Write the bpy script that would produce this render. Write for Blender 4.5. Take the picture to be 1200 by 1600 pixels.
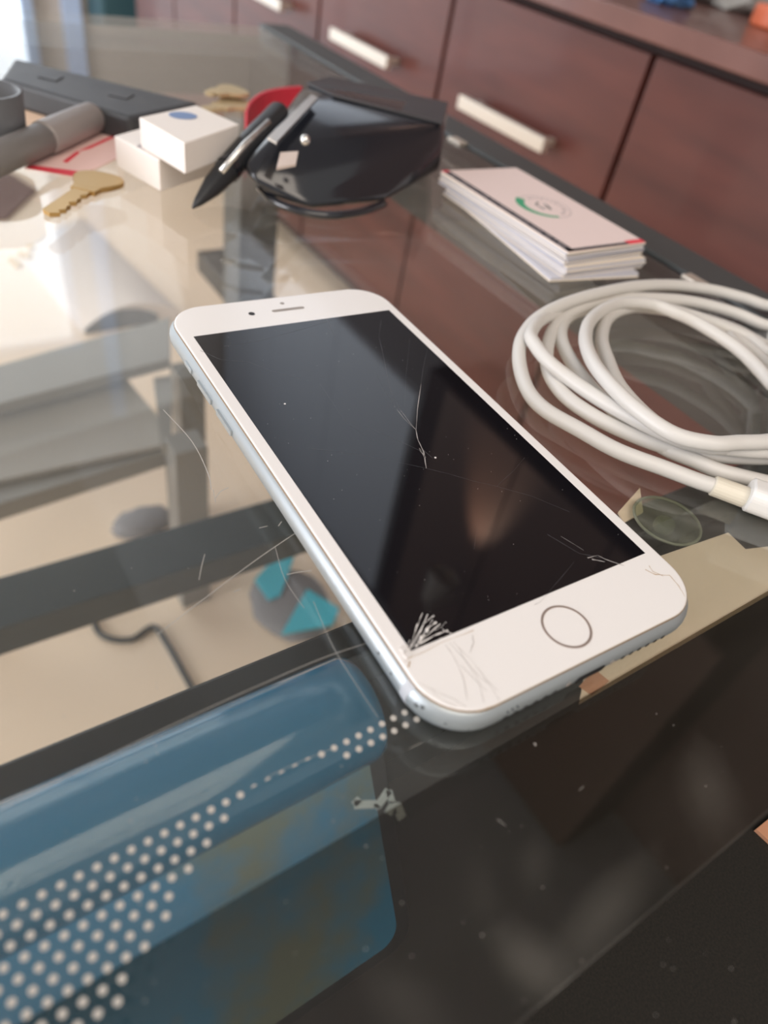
import bpy, bmesh, math, random
from mathutils import Vector, Matrix
import mathutils.geometry as mg
random.seed(7)
for o in list(bpy.data.objects): bpy.data.objects.remove(o)
SC = bpy.context.scene
COL = SC.collection
MM = 0.001

# ------------------------------------------------------------------ camera
F = 1081.27                                   # focal length in pixels of the 1200x1600 frame
CAMPOS = Vector((-98.614, -114.342, 118.031))
RM = Matrix(((0.8319463, -0.5307051, 0.1619179),
             (-0.2702090, -0.6423918, -0.7171610),
             (0.4846157, 0.5528878, -0.6778368)))      # world -> (right, down, forward)
cam = bpy.data.cameras.new('camera')
camo = bpy.data.objects.new('camera', cam); COL.objects.link(camo)
cr = Matrix((RM[0], -RM[1], -RM[2])).transposed()
camo.matrix_world = Matrix.Translation(CAMPOS * MM) @ cr.to_4x4()
cam.sensor_fit = 'VERTICAL'; cam.sensor_height = 36; cam.lens = F / 1600 * 36
cam.clip_start = 0.003; cam.clip_end = 50
cam.dof.use_dof = True; cam.dof.focus_distance = 0.183; cam.dof.aperture_fstop = 9.5
SC.camera = camo

def at(px, py, z=0.0):                        # a point (mm) on the level z below/above the counter top
    d = RM.transposed() @ Vector(((px - 600) / F, (py - 800) / F, 1))
    return CAMPOS + d * ((z - CAMPOS.z) / d.z)

# ------------------------------------------------------------------ world, lights, exposure
SC.view_settings.view_transform = 'Standard'; SC.view_settings.look = 'None'
SC.view_settings.exposure = -0.07; SC.view_settings.gamma = 1.0
try: SC.view_settings.use_curve_mapping = False
except Exception: pass
SC.cycles.transparent_max_bounces = 32
SC.cycles.max_bounces = 10
w = bpy.data.worlds.new('room_light'); SC.world = w; w.use_nodes = True
w.node_tree.nodes['Background'].inputs[0].default_value = (0.98, 0.95, 0.92, 1)
w.node_tree.nodes['Background'].inputs[1].default_value = 0.55

def area(name, loc, target, size, power, color, sy=None):
    l = bpy.data.lights.new(name, 'AREA'); l.energy = power; l.color = color
    l.shape = 'RECTANGLE'; l.size = size; l.size_y = sy or size
    o = bpy.data.objects.new(name, l); COL.objects.link(o); o.location = Vector(loc) * MM
    o.rotation_euler = (Vector(target) - Vector(loc)).to_track_quat('-Z', 'Y').to_euler()
    return o
area('window_daylight', (-300, 2380, 900), (100, 0, -100), 2.2, 9, (0.88, 0.95, 1.0), 1.6)
area('left_fill_light', (-2300, 600, 350), (200, 400, -400), 1.8, 62, (0.95, 0.95, 1.0), 1.3)  # unseen fill from the left, added to brighten the floor under the glass
area('overhead_fill_light', (-500, -950, 1850), (100, 500, -300), 2.0, 46, (1.0, 0.88, 0.75))  # added overhead fill, kept behind the camera so the glass doesn't mirror it
area('added_cupboard_wash', (250, 1750, 1400), (1040, 1750, 1350), 1.2, 9, (0.92, 0.95, 1.0))  # added wash that lifts the pale cupboard front mirrored in the screen

# ------------------------------------------------------------------ materials
def mat(name, col, rough=0.5, metal=0.0, spec=0.5, noise=None, bump=None, coat=0.0, emit=None, trans=0.0):
    m = bpy.data.materials.new(name); m.use_nodes = True
    nt = m.node_tree; b = nt.nodes['Principled BSDF']
    b.inputs['Base Color'].default_value = (*col, 1); b.inputs['Roughness'].default_value = rough
    b.inputs['Metallic'].default_value = metal; b.inputs['Specular IOR Level'].default_value = spec
    b.inputs['Coat Weight'].default_value = coat; b.inputs['Coat Roughness'].default_value = 0.06
    if trans: b.inputs['Transmission Weight'].default_value = trans
    if emit: b.inputs['Emission Color'].default_value = (*emit[0], 1); b.inputs['Emission Strength'].default_value = emit[1]
    geo = nt.nodes.new('ShaderNodeNewGeometry')
    if noise:                                  # (scale, second colour, contrast, stretch)
        mp = nt.nodes.new('ShaderNodeMapping'); mp.inputs['Scale'].default_value = noise[3] if len(noise) > 3 else (1, 1, 1)
        nt.links.new(geo.outputs['Position'], mp.inputs[0])
        n = nt.nodes.new('ShaderNodeTexNoise'); n.inputs['Scale'].default_value = noise[0]; n.inputs['Detail'].default_value = 6
        nt.links.new(mp.outputs[0], n.inputs[0])
        r = nt.nodes.new('ShaderNodeValToRGB'); k = noise[2]
        r.color_ramp.elements[0].position = 0.5 - k; r.color_ramp.elements[1].position = 0.5 + k
        r.color_ramp.elements[0].color = (*col, 1); r.color_ramp.elements[1].color = (*noise[1], 1)
        nt.links.new(n.outputs[0], r.inputs[0]); nt.links.new(r.outputs[0], b.inputs['Base Color'])
    if bump:
        n = nt.nodes.new('ShaderNodeTexNoise'); n.inputs['Scale'].default_value = bump[0]; n.inputs['Detail'].default_value = 4
        nt.links.new(geo.outputs['Position'], n.inputs[0])
        bp = nt.nodes.new('ShaderNodeBump'); bp.inputs['Strength'].default_value = bump[1]; bp.inputs['Distance'].default_value = bump[2]
        nt.links.new(n.outputs[0], bp.inputs['Height']); nt.links.new(bp.outputs[0], b.inputs['Normal'])
    return m

def glass_mat(name, tint=(0.9, 0.95, 0.92), haze=0.02, hazecol=(0.8, 0.8, 0.78), f0=0.04, rough=0.0, smudges=(), noisy=0.0):
    """thin architectural glass: Schlick reflection, clear transmission, a little dust"""
    m = bpy.data.materials.new(name); m.use_nodes = True; nt = m.node_tree; N = nt.nodes; L = nt.links
    N.clear(); out = N.new('ShaderNodeOutputMaterial'); geo = N.new('ShaderNodeNewGeometry')
    def math_(op, a, b=None, clamp=False):
        n = N.new('ShaderNodeMath'); n.operation = op; n.use_clamp = clamp
        for i, v in enumerate((a, b)):
            if v is None: continue
            if isinstance(v, (int, float)): n.inputs[i].default_value = v
            else: L.new(v, n.inputs[i])
        return n.outputs[0]
    d = N.new('ShaderNodeVectorMath'); d.operation = 'DOT_PRODUCT'
    L.new(geo.outputs['Incoming'], d.inputs[0]); L.new(geo.outputs['Normal'], d.inputs[1])
    c = math_('ABSOLUTE', d.outputs['Value'])
    fr = math_('ADD', math_('MULTIPLY', math_('POWER', math_('SUBTRACT', 1.0, c), 5.0), 1 - f0), f0, True)
    tr = N.new('ShaderNodeBsdfTransparent'); tr.inputs[0].default_value = (*tint, 1)
    gl = N.new('ShaderNodeBsdfGlossy'); gl.inputs['Roughness'].default_value = rough; gl.inputs[0].default_value = (1, 1, 1, 1)
    df = N.new('ShaderNodeBsdfDiffuse'); df.inputs[0].default_value = (*hazecol, 1)
    tl = N.new('ShaderNodeBsdfTranslucent'); tl.inputs[0].default_value = (*hazecol, 1)
    dm = N.new('ShaderNodeMixShader'); dm.inputs[0].default_value = 0.3
    L.new(df.outputs[0], dm.inputs[1]); L.new(tl.outputs[0], dm.inputs[2])
    h = haze
    if noisy:
        n = N.new('ShaderNodeTexNoise'); n.inputs['Scale'].default_value = 28; n.inputs['Detail'].default_value = 7
        L.new(geo.outputs['Position'], n.inputs[0])
        h = math_('MULTIPLY', math_('MULTIPLY', math_('POWER', n.outputs[0], 3.0), 8.0), haze * noisy)
        h = math_('ADD', h, haze * (1 - noisy))
    for (cx, cy, ang, rx, ry, amt, ridge) in smudges:        # finger marks: stains with a place of their own
        mp = N.new('ShaderNodeMapping'); mp.vector_type = 'TEXTURE'
        mp.inputs['Location'].default_value = (cx * MM, cy * MM, 0); mp.inputs['Rotation'].default_value = (0, 0, ang)
        mp.inputs['Scale'].default_value = (rx * MM, ry * MM, 1000)
        L.new(geo.outputs['Position'], mp.inputs[0])
        ln = N.new('ShaderNodeVectorMath'); ln.operation = 'LENGTH'; L.new(mp.outputs[0], ln.inputs[0])
        n2 = N.new('ShaderNodeTexNoise'); n2.inputs['Scale'].default_value = 3.0; n2.inputs['Detail'].default_value = 8
        L.new(mp.outputs[0], n2.inputs[0])
        e = math_('SUBTRACT', 1.0, math_('ADD', ln.outputs['Value'], math_('MULTIPLY', math_('SUBTRACT', n2.outputs[0], 0.5), 1.2)), True)
        e = math_('MULTIPLY', e, math_('MULTIPLY', n2.outputs[0], 2.0), True)
        if ridge:
            wv = N.new('ShaderNodeTexWave'); wv.wave_type = 'BANDS'; wv.inputs['Scale'].default_value = ridge; wv.inputs['Distortion'].default_value = 3
            wv.inputs['Detail'].default_value = 1; L.new(mp.outputs[0], wv.inputs[0])
            e = math_('MULTIPLY', e, wv.outputs['Fac'])
        h = math_('ADD', h, math_('MULTIPLY', e, amt))
    hf = math_('DIVIDE', h, math_('MAXIMUM', c, 0.12), True)
    m1 = N.new('ShaderNodeMixShader'); L.new(fr, m1.inputs[0]); L.new(tr.outputs[0], m1.inputs[1]); L.new(gl.outputs[0], m1.inputs[2])
    m2 = N.new('ShaderNodeMixShader'); L.new(hf, m2.inputs[0]); L.new(m1.outputs[0], m2.inputs[1]); L.new(dm.outputs[0], m2.inputs[2])
    L.new(m2.outputs[0], out.inputs[0])
    return m

M = {}
M['mahogany'] = mat('mahogany', (0.068, 0.015, 0.011), 0.42, noise=(5, (0.120, 0.029, 0.020), 0.22, (1, 1, 6)), coat=0.15)
M['mahogany_top'] = mat('mahogany_top', (0.13, 0.055, 0.045), 0.35, noise=(8, (0.19, 0.085, 0.07), 0.2), coat=0.3)
M['gap'] = mat('cabinet_shadow_gap', (0.03, 0.012, 0.010), 0.7)
M['brushed'] = mat('brushed_steel', (0.72, 0.66, 0.58), 0.35, 0.7)
M['floor'] = mat('cream_floor_tiles', (0.78, 0.61, 0.44), 0.6, noise=(2.5, (0.84, 0.69, 0.54), 0.3))
M['wall'] = mat('cream_wall', (0.55, 0.50, 0.45), 0.9)
M['wall_brown'] = mat('brown_wall', (0.16, 0.10, 0.085), 0.8)
M['ceiling'] = mat('ceiling_grey', (0.30, 0.30, 0.31), 0.9)
M['rail_grey'] = mat('grey_counter_rail', (0.105, 0.11, 0.108), 0.45, 0.2)
M['rail_top'] = mat('dark_grey_counter_edging', (0.062, 0.068, 0.07), 0.42, 0.2)
M['rail_black'] = mat('black_counter_rail', (0.010, 0.013, 0.013), 0.4)
M['groove'] = mat('black_rubber_gasket', (0.008, 0.008, 0.009), 0.6)
M['rack'] = mat('grey_metal_rack', (0.25, 0.24, 0.22), 0.5, 0.2)
M['rack_panel'] = mat('pale_grey_rack_shelf', (0.36, 0.34, 0.31), 0.5, 0.0)
M['phone_white'] = mat('phone_white_glass', (0.86, 0.84, 0.83), 0.22, spec=0.5, coat=0.3)
M['phone_alu'] = mat('phone_silver_aluminium', (0.40, 0.44, 0.465), 0.42, 0.55, bump=(2500, 0.05, 0.0002))
M['phone_screen'] = mat('phone_black_screen', (0.006, 0.006, 0.008), 0.035, spec=0.55)
M['phone_gap'] = mat('phone_seam_grime', (0.30, 0.22, 0.15), 0.8)
M['antenna'] = mat('phone_antenna_line', (0.46, 0.48, 0.52), 0.5)
M['steel_ring'] = mat('home_button_steel', (0.50, 0.42, 0.38), 0.3, 0.6)
M['dark'] = mat('dark_opening', (0.012, 0.012, 0.014), 0.5)
M['slot'] = mat('speaker_mesh', (0.33, 0.30, 0.28), 0.7)
M['chip'] = mat('glass_crack_white', (0.75, 0.72, 0.70), 0.25)
M['crack_fine'] = mat('glass_crack_fine', (0.10, 0.10, 0.11), 0.3)
M['crack_grey'] = mat('glass_crack_grey', (0.36, 0.34, 0.33), 0.35)
M['grime'] = mat('brown_grime', (0.42, 0.28, 0.15), 0.8)
M['scuff'] = mat('dark_scuff', (0.11, 0.12, 0.13), 0.8)
M['cable'] = mat('white_cable', (0.63, 0.61, 0.58), 0.42)
M['cable_sleeve'] = mat('cream_cable_sleeve', (0.70, 0.65, 0.54), 0.5)
M['plug'] = mat('white_plug', (0.78, 0.77, 0.75), 0.3)
M['card_face'] = mat('pale_card_face', (0.80, 0.66, 0.64), 0.5)
M['card'] = mat('shaded_card', (0.56, 0.56, 0.62), 0.6)  # bluish grey carries the shading of the stack's side
M['card_cream'] = mat('cream_card', (0.82, 0.74, 0.64), 0.6)
M['ink_black'] = mat('black_ink', (0.035, 0.035, 0.045), 0.6)
M['ink_green'] = mat('green_ink', (0.05, 0.34, 0.18), 0.6)
M['ink_grey'] = mat('grey_ink', (0.38, 0.33, 0.34), 0.6)
M['ink_red'] = mat('red_ink', (0.75, 0.05, 0.08), 0.6)
M['ink_blue'] = mat('blue_ink', (0.18, 0.27, 0.48), 0.6)
M['gloss_black'] = mat('glossy_black_plastic', (0.012, 0.014, 0.020), 0.16, spec=0.6, coat=0.5)
M['matte_black'] = mat('matte_black_plastic', (0.022, 0.024, 0.028), 0.42)
M['top_grey'] = mat('slate_black_plastic', (0.035, 0.036, 0.042), 0.32)
M['chrome'] = mat('chrome', (0.75, 0.73, 0.70), 0.25, 0.9)
M['beige_label'] = mat('pale_label', (0.62, 0.52, 0.47), 0.5)
M['red'] = mat('red_strap', (0.62, 0.03, 0.06), 0.5)
M['white_box'] = mat('white_box_card', (0.86, 0.81, 0.77), 0.5)
M['charcoal'] = mat('charcoal_case', (0.035, 0.037, 0.042), 0.5, noise=(60, (0.055, 0.056, 0.06), 0.2))
M['marker'] = mat('grey_marker_plastic', (0.17, 0.16, 0.155), 0.45)
M['marker_cap'] = mat('light_grey_cap', (0.30, 0.27, 0.26), 0.4)
M['cup'] = mat('slate_cup', (0.12, 0.125, 0.135), 0.4)
M['pink_paper'] = mat('pale_pink_paper', (0.84, 0.58, 0.54), 0.7)
M['peach_paper'] = mat('peach_paper', (0.84, 0.62, 0.46), 0.7)
M['brass'] = mat('brass', (0.50, 0.32, 0.12), 0.35, 0.7)
M['brass_pale'] = mat('pale_brass', (0.50, 0.40, 0.24), 0.5, 0.3)
M['blue_box'] = mat('blue_printed_face', (0.006, 0.24, 0.50), 0.35, noise=(34, (0.16, 0.21, 0.17), 0.07, (1, 1, 1)), coat=0.4)
M['blue_roll'] = mat('blue_plastic_roll', (0.004, 0.15, 0.30), 0.12, spec=0.6, coat=0.4)
M['box_black'] = mat('black_box_rim', (0.008, 0.010, 0.012), 0.35)
M['deck'] = mat('black_speckled_deck', (0.005, 0.0045, 0.0035), 0.8, noise=(1500, (0.016, 0.013, 0.009), 0.2))
M['dot'] = mat('white_printed_dots', (0.50, 0.47, 0.43), 0.5)
M['beige'] = mat('plain_beige', (0.86, 0.70, 0.54), 0.5)
M['rust'] = mat('orange_brown_card', (0.60, 0.30, 0.18), 0.6)
M['letter'] = mat('grey_sticker_letters', (0.50, 0.55, 0.56), 0.5)
M['turquoise'] = mat('turquoise_fabric', (0.06, 0.50, 0.62), 0.7)
M['shoe_grey'] = mat('grey_fabric', (0.22, 0.21, 0.21), 0.8)
M['paper_white'] = mat('white_paper_bag', (0.62, 0.54, 0.48), 0.7)
M['paper_dark'] = mat('dark_bag_lining', (0.06, 0.06, 0.065), 0.6)
M['wire'] = mat('black_wire', (0.03, 0.035, 0.035), 0.5)
M['scratch'] = mat('pale_scratch', (0.42, 0.40, 0.37), 0.5)
M['clear'] = glass_mat('clear_vinyl', (0.80, 0.83, 0.76), 0.05, (0.5, 0.52, 0.42), 0.06, 0.05)
M['clear_rim'] = mat('pale_green_vinyl_rim', (0.30, 0.32, 0.24), 0.2, trans=0.3)
M['blue_wrap'] = mat('blue_wrapper', (0.08, 0.2, 0.42), 0.3)
M['grey_wrap'] = mat('grey_wrapper', (0.32, 0.31, 0.29), 0.3)
M['orange'] = mat('orange_lid', (0.60, 0.14, 0.06), 0.4)
M['teal'] = mat('dark_teal', (0.04, 0.10, 0.12), 0.5)
M['window_light'] = mat('bright_window_view', (0.8, 0.85, 0.9), 0.5, emit=((0.88, 0.95, 1.0), 1.5))
M['warm_lamp'] = mat('warm_lamp_glass', (0.8, 0.7, 0.6), 0.4, emit=((1.0, 0.66, 0.46), 0.9))
M['counter_glass'] = glass_mat('counter_glass', (0.965, 0.97, 0.955), 0.0052, (0.82, 0.77, 0.69), noisy=0.4,
    smudges=((-35.5, -101, 0.9, 5.5, 3.4, 0.035, 6.0), (-46.5, -100, 1.2, 7, 3.5, 0.022, 5.0), (-46, -112, 1.9, 9, 5, 0.05, 0),
             (-30, -113, 0.15, 18, 5, 0.03, 0), (5, -108, 0.9, 12, 6, 0.03, 0), (-66, -106, 2.0, 10, 5, 0.018, 0)))
M['film'] = glass_mat('veiled_clear_film', (0.95, 0.96, 0.96), 0.020, (0.62, 0.62, 0.58), 0.02, 0.03, noisy=0.3)  # haze colour stands in for the veil reflected on the strip
M['tint'] = glass_mat('dimming_film', (0.60, 0.58, 0.54), 0.003, (0.4, 0.36, 0.3), 0.0, 0.2)  # dark tint stands in for glass that mirrors no bright veil

# ------------------------------------------------------------------ helpers
def link(name, me, m, parent=None):
    o = bpy.data.objects.new(name, me); COL.objects.link(o)
    if m:
        for x in (m if isinstance(m, (list, tuple)) else [m]): me.materials.append(M[x] if isinstance(x, str) else x)
    if parent is not None:
        o.parent = parent
        p = parent; inv = Matrix.Identity(4); chain = []
        while p is not None: chain.append(p); p = p.parent
        W = Matrix.Identity(4)
        for q in reversed(chain): W = W @ q.matrix_parent_inverse @ q.matrix_basis
        o.matrix_parent_inverse = W.inverted()
    return o
def obj(name, bm, m, parent=None, smooth=False, bevel=0, seg=2, subsurf=0):
    """bm is in world millimetres"""
    bmesh.ops.recalc_face_normals(bm, faces=bm.faces[:])
    me = bpy.data.meshes.new(name)
    c = Vector((0, 0, 0)); top = parent is None
    bm.transform(Matrix.Scale(MM, 4))
    if top and bm.verts:
        xs = [v.co.x for v in bm.verts]; ys = [v.co.y for v in bm.verts]; zs = [v.co.z for v in bm.verts]
        c = Vector(((min(xs) + max(xs)) / 2, (min(ys) + max(ys)) / 2, min(zs)))
        bm.transform(Matrix.Translation(-c))
    bm.to_mesh(me); bm.free()
    if smooth:
        for p in me.polygons: p.use_smooth = True
    o = link(name, me, m, parent)
    if top: o.location = c
    if bevel:
        b = o.modifiers.new('bevel', 'BEVEL'); b.width = bevel * MM; b.segments = seg; b.limit_method = 'ANGLE'; b.angle_limit = 0.6
    if subsurf:
        s = o.modifiers.new('sub', 'SUBSURF'); s.levels = subsurf; s.render_levels = subsurf
    return o
def tag(o, label=None, cat=None, group=None, kind=None):
    if label: o['label'] = label
    if cat: o['category'] = cat
    if group: o['group'] = group
    if kind: o['kind'] = kind
    return o
def thing(name, label, cat, loc, rz=0, group=None):
    o = bpy.data.objects.new(name, None); COL.objects.link(o); o.empty_display_size = 0.01
    o.location = Vector(loc) * MM; o.rotation_euler = (0, 0, rz)
    return tag(o, label, cat, group)
def bx(bm, x0, x1, y0, y1, z0, z1):
    v = [bm.verts.new((x, y, z)) for z in (z0, z1) for y in (y0, y1) for x in (x0, x1)]
    for f in ((0, 1, 3, 2), (4, 6, 7, 5), (0, 4, 5, 1), (2, 3, 7, 6), (0, 2, 6, 4), (1, 5, 7, 3)): bm.faces.new([v[i] for i in f])
    return v
def box(x0, x1, y0, y1, z0, z1, rz=0, c=None):
    bm = bmesh.new(); bx(bm, x0, x1, y0, y1, z0, z1)
    if rz: bmesh.ops.rotate(bm, verts=bm.verts, cent=c or ((x0 + x1) / 2, (y0 + y1) / 2, 0), matrix=Matrix.Rotation(rz, 3, 'Z'))
    return bm
def prism(pts, z0, z1, bm=None):
    bm = bm or bmesh.new()
    a = [bm.verts.new((p[0], p[1], z0)) for p in pts]; b = [bm.verts.new((p[0], p[1], z1)) for p in pts]
    n = len(pts)
    bm.faces.new(a[::-1]); bm.faces.new(b)
    for i in range(n): bm.faces.new((a[i], a[(i + 1) % n], b[(i + 1) % n], b[i]))
    return bm
def loft(loops, bm=None, cap=True):
    bm = bm or bmesh.new(); R = [[bm.verts.new(p) for p in l] for l in loops]; n = len(R[0])
    for a, b in zip(R, R[1:]):
        for i in range(n): bm.faces.new((a[i], a[(i + 1) % n], b[(i + 1) % n], b[i]))
    if cap: bm.faces.new(R[0][::-1]); bm.faces.new(R[-1])
    return bm
def tube(pts, r, seg=10, bm=None, cap=True):
    pts = [Vector(p) for p in pts]; rr = r if isinstance(r, (list, tuple)) else [r] * len(pts)
    loops = []; up = None
    for i, p in enumerate(pts):
        t = (pts[min(i + 1, len(pts) - 1)] - pts[max(i - 1, 0)]).normalized()
        if up is None: up = Vector((0, 0, 1)) if abs(t.z) < 0.9 else Vector((1, 0, 0))
        s = t.cross(up).normalized(); up = s.cross(t).normalized()
        loops.append([p + (s * math.cos(a) + up * math.sin(a)) * rr[i] for a in (2 * math.pi * k / seg for k in range(seg))])
    return loft(loops, bm, cap)
def spline(P, n=8):
    P = [Vector(p) for p in P]; out = []
    Q = [P[0] * 2 - P[1]] + P + [P[-1] * 2 - P[-2]]
    for i in range(1, len(Q) - 2):
        a, b, c, d = Q[i - 1:i + 3]
        for k in range(n):
            t = k / n
            out.append(0.5 * ((2 * b) + (c - a) * t + (2 * a - 5 * b + 4 * c - d) * t * t + (3 * b - a - 3 * c + d) * t ** 3))
    out.append(P[-1]); return out
def rrect(w, h, r, n=8, c=(0, 0)):
    out = []
    for k, (sx, sy) in enumerate(((1, 1), (-1, 1), (-1, -1), (1, -1))):
        for i in range(n + 1):
            a = math.pi / 2 * (k + i / n)
            out.append((c[0] + sx * (w / 2 - r) + r * math.cos(a), c[1] + sy * (h / 2 - r) + r * math.sin(a)))
    return out
def disc(c, r, z0, z1, n=32, bm=None):
    return prism([(c[0] + r * math.cos(2 * math.pi * i / n), c[1] + r * math.sin(2 * math.pi * i / n)) for i in range(n)], z0, z1, bm)
def ribbon(pts, w, z0, z1, bm=None):           # flat strip along a polyline, real thickness
    bm = bm or bmesh.new(); P = [Vector((p[0], p[1])) for p in pts]; Ls = []; Rs = []
    for i, p in enumerate(P):
        t = (P[min(i + 1, len(P) - 1)] - P[max(i - 1, 0)]).normalized(); n = Vector((-t.y, t.x))
        ww = w[i] if isinstance(w, (list, tuple)) else w
        Ls.append(p + n * ww / 2); Rs.append(p - n * ww / 2)
    for i in range(len(P) - 1):
        prism([Rs[i], Rs[i + 1], Ls[i + 1], Ls[i]], z0, z1, bm)
    return bm
def hull(pts):
    bm = bmesh.new()
    for p in pts: bm.verts.new(p)
    r = bmesh.ops.convex_hull(bm, input=bm.verts)
    bmesh.ops.delete(bm, geom=[g for g in r['geom_interior'] if isinstance(g, bmesh.types.BMVert)], context='VERTS')
    return bm

# ------------------------------------------------------------------ room shell
FZ = -527
tag(obj('floor', box(-2600, 1500, -1500, 2600, FZ - 20, FZ), 'floor'), kind='structure')
tag(obj('ceiling', box(-2600, 1500, -600, 2600, 1900, 1920), 'ceiling'), kind='structure')
tag(obj('wall_right', box(1300, 1340, -1500, 2600, FZ, 1900), 'wall_brown'), kind='structure')
def wall_with_hole():
    bm = bmesh.new()
    bx(bm, -2600, -1500, 2560, 2600, FZ, 1900); bx(bm, 430, 1500, 2560, 2600, FZ, 1900)
    bx(bm, -1500, 430, 2560, 2600, 1500, 1900); return bm
tag(obj('wall_far', wall_with_hole(), 'wall'), kind='structure')
wf = bmesh.new()
for x in (-1500, -900, -300, 400): bx(wf, x, x + 30, 2520, 2555, FZ, 1500)
bx(wf, -1470, 400, 2520, 2555, 1470, 1500); bx(wf, -1470, 400, 2520, 2555, FZ, FZ + 60)
win = tag(obj('window_1', wf, mat('pale_blue_window_frame', (0.40, 0.52, 0.72), 0.5)), kind='structure')
obj('pane', box(-1500, 430, 2575, 2580, FZ, 1500), 'window_light', win)
tag(obj('trim_1', box(518, 572, 2535, 2559, FZ + 91, 1890), mat('pale_blue_trim', (0.50, 0.62, 0.85), 0.5)), kind='structure')
tag(obj('baseboard_far', box(560, 1300, 2540, 2560, FZ, FZ + 90), 'wall'), kind='structure')
# display stand against the far wall
pw = tag(obj('storage_locker', box(590, 790, 2380, 2535, FZ, 300), 'teal', bevel=6), 'dark teal upright locker far back beside the bright window', 'locker')
obj('door', box(596, 784, 2372, 2380, FZ + 30, 280), 'teal', pw); obj('handle', box(660, 668, 2360, 2372, -200, -60), 'brushed', pw)

# ------------------------------------------------------------------ wall of mahogany cabinets
CX = 600
top = tag(obj('worktop', box(CX - 14, 1290, -620, 2100, 28, 49), 'mahogany_top', bevel=2), 'long dark red-brown wooden worktop running over the cabinets', 'worktop')
units = ((-620, -290, -1), (-290, 70, -1), (70, 430, 0), (430, 772, 1), (772, 1124, 1), (1124, 1466, 1), (1466, 1808, 1), (1808, 2095, 1))
names = {-620: 'mahogany cabinet at the near end, past the right edge of view', -290: 'mahogany cabinet beside the near end unit',
         70: 'wide plain mahogany cabinet on the right with no pull in view', 430: 'mahogany cabinet with steel bar pull just behind the business cards',
         772: 'mahogany cabinet whose steel pull shows above the black desk device', 1124: 'mahogany cabinet third from the right among those with pulls',
         1466: 'mahogany cabinet fourth from the right, hazy, near the window end', 1808: 'last mahogany cabinet at the far window end of the run'}
for y0, y1, h in units:
    if y1 <= 0: continue
    c = thing('cabinet', names[y0], 'cabinet', (CX + 200, (y0 + y1) / 2, FZ), 0, 'mahogany cabinets along the wall')
    b = bmesh.new(); bx(b, CX + 18, 1280, y0, y1, FZ + 60, 26); bx(b, CX + 60, 1200, y0, y1, FZ, FZ + 60)
    obj('body', b, 'gap', c)
    obj('door', box(CX, CX + 17, y0 + 4, y1 - 4, FZ + 62, 18), 'mahogany', c, bevel=1.5)
    if h:
        yc = (y0 + y1) / 2
        hb = bmesh.new(); bx(hb, CX - 30, CX - 20, yc - 85, yc + 85, -104, -88)
        for s in (-1, 1): bx(hb, CX - 22, CX, yc + s * 70 - 5, yc + s * 70 + 5, -100, -92)
        obj('handle', hb, 'brushed', c, bevel=1)

# unseen upper cupboards, sized and coloured for the reflection in the phone screen
uc = thing('reflected_cupboard', 'dark brown cupboard high on the wall above the worktop', 'cupboard', (1180, 600, 900))
obj('body', box(1060, 1298, 100, 1150, 900, 1890), 'gap', uc, bevel=4)
for k in range(3): obj('door', box(1046, 1060, 104 + k * 318, 416 + k * 318, 905, 1885), mat('cupboard_door', (0.14, 0.085, 0.065), 0.5), uc, bevel=3)
uw = thing('reflected_cupboard', 'unseen pale blue-grey cupboard added for the phone screen reflection', 'cupboard', (1180, 1800, 1000))  # added out of view to give the blue-grey reflection
obj('body', box(1060, 1298, 1160, 2540, 1000, 1890), mat('pale_reflector', (0.62, 0.68, 0.75), 0.6), uw, bevel=4)
for k in range(3): obj('door', box(1046, 1060, 1162 + k * 459, 1618 + k * 459, 1003, 1885), mat('pale_reflector_door', (0.66, 0.72, 0.80), 0.6), uw, bevel=1)
lamp = thing('glow_lamp', 'unseen steel lamp added for a warm glow in the phone screen reflection', 'lamp', (950, 775, 1340))  # made-up lamp, out of view, for the warm spot mirrored in the screen
obj('lamp_shade', tube([(925, 775, 1440), (950, 775, 1380), (962, 775, 1350)], [22, 40, 48], 24, cap=False), 'brushed', lamp, smooth=True)
obj('arm', tube([(925, 775, 1442), (935, 775, 1490), (1046, 775, 1490)], 8), 'brushed', lamp)
sl = bpy.data.lights.new('glow_spot', 'SPOT'); sl.energy = 60; sl.color = (1.0, 0.72, 0.55); sl.spot_size = 0.8; sl.spot_blend = 1.0; sl.shadow_soft_size = 0.02  # added spot; its pool on the door becomes the mirrored glow
so = bpy.data.objects.new('glow_spot', sl); COL.objects.link(so); so.location = (0.955, 0.775, 1.365)
so.rotation_euler = Vector((0.1, 0.02, -0.36)).to_track_quat('-Z', 'Y').to_euler()

# things on the worktop
def wrap(name, label, cat, px, py, r, m, seed, z=50):
    c = at(px, py, z); rnd = random.Random(seed); bm = bmesh.new(); bmesh.ops.create_icosphere(bm, subdivisions=3, radius=1)
    for v in bm.verts:
        k = 1 + rnd.uniform(-0.25, 0.25); v.co = Vector((v.co.x * r[0] * k, v.co.y * r[1] * k, max(v.co.z * r[2] * k, -r[2] * 0.6)))
    bmesh.ops.translate(bm, vec=(c.x, c.y, z + r[2] * 0.6), verts=bm.verts)
    return tag(obj(name, bm, m), label, cat)
wrap('snack_wrapper', 'crumpled grey-green plastic wrapper on the wooden worktop', 'wrapper', 1130, 8, (70, 75, 26), 'grey_wrap', 3)
wrap('snack_wrapper', 'small blue crumpled wrapper on the worktop left of the grey one', 'wrapper', 1045, 6, (30, 26, 12), 'blue_wrap', 4)
c = at(1208, 45, 50); tag(obj('jar_lid', disc((c.x, c.y), 28, 49.2, 70, 28), 'orange', bevel=3), 'round orange lid on the worktop at the right edge of view', 'lid')
c = at(735, -30, 50); tag(obj('monitor_stand', box(590, 760, 720, 960, 49.2, 70), 'teal', bevel=5), 'flat dark teal slab lying on the far part of the worktop', 'slab')

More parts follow.
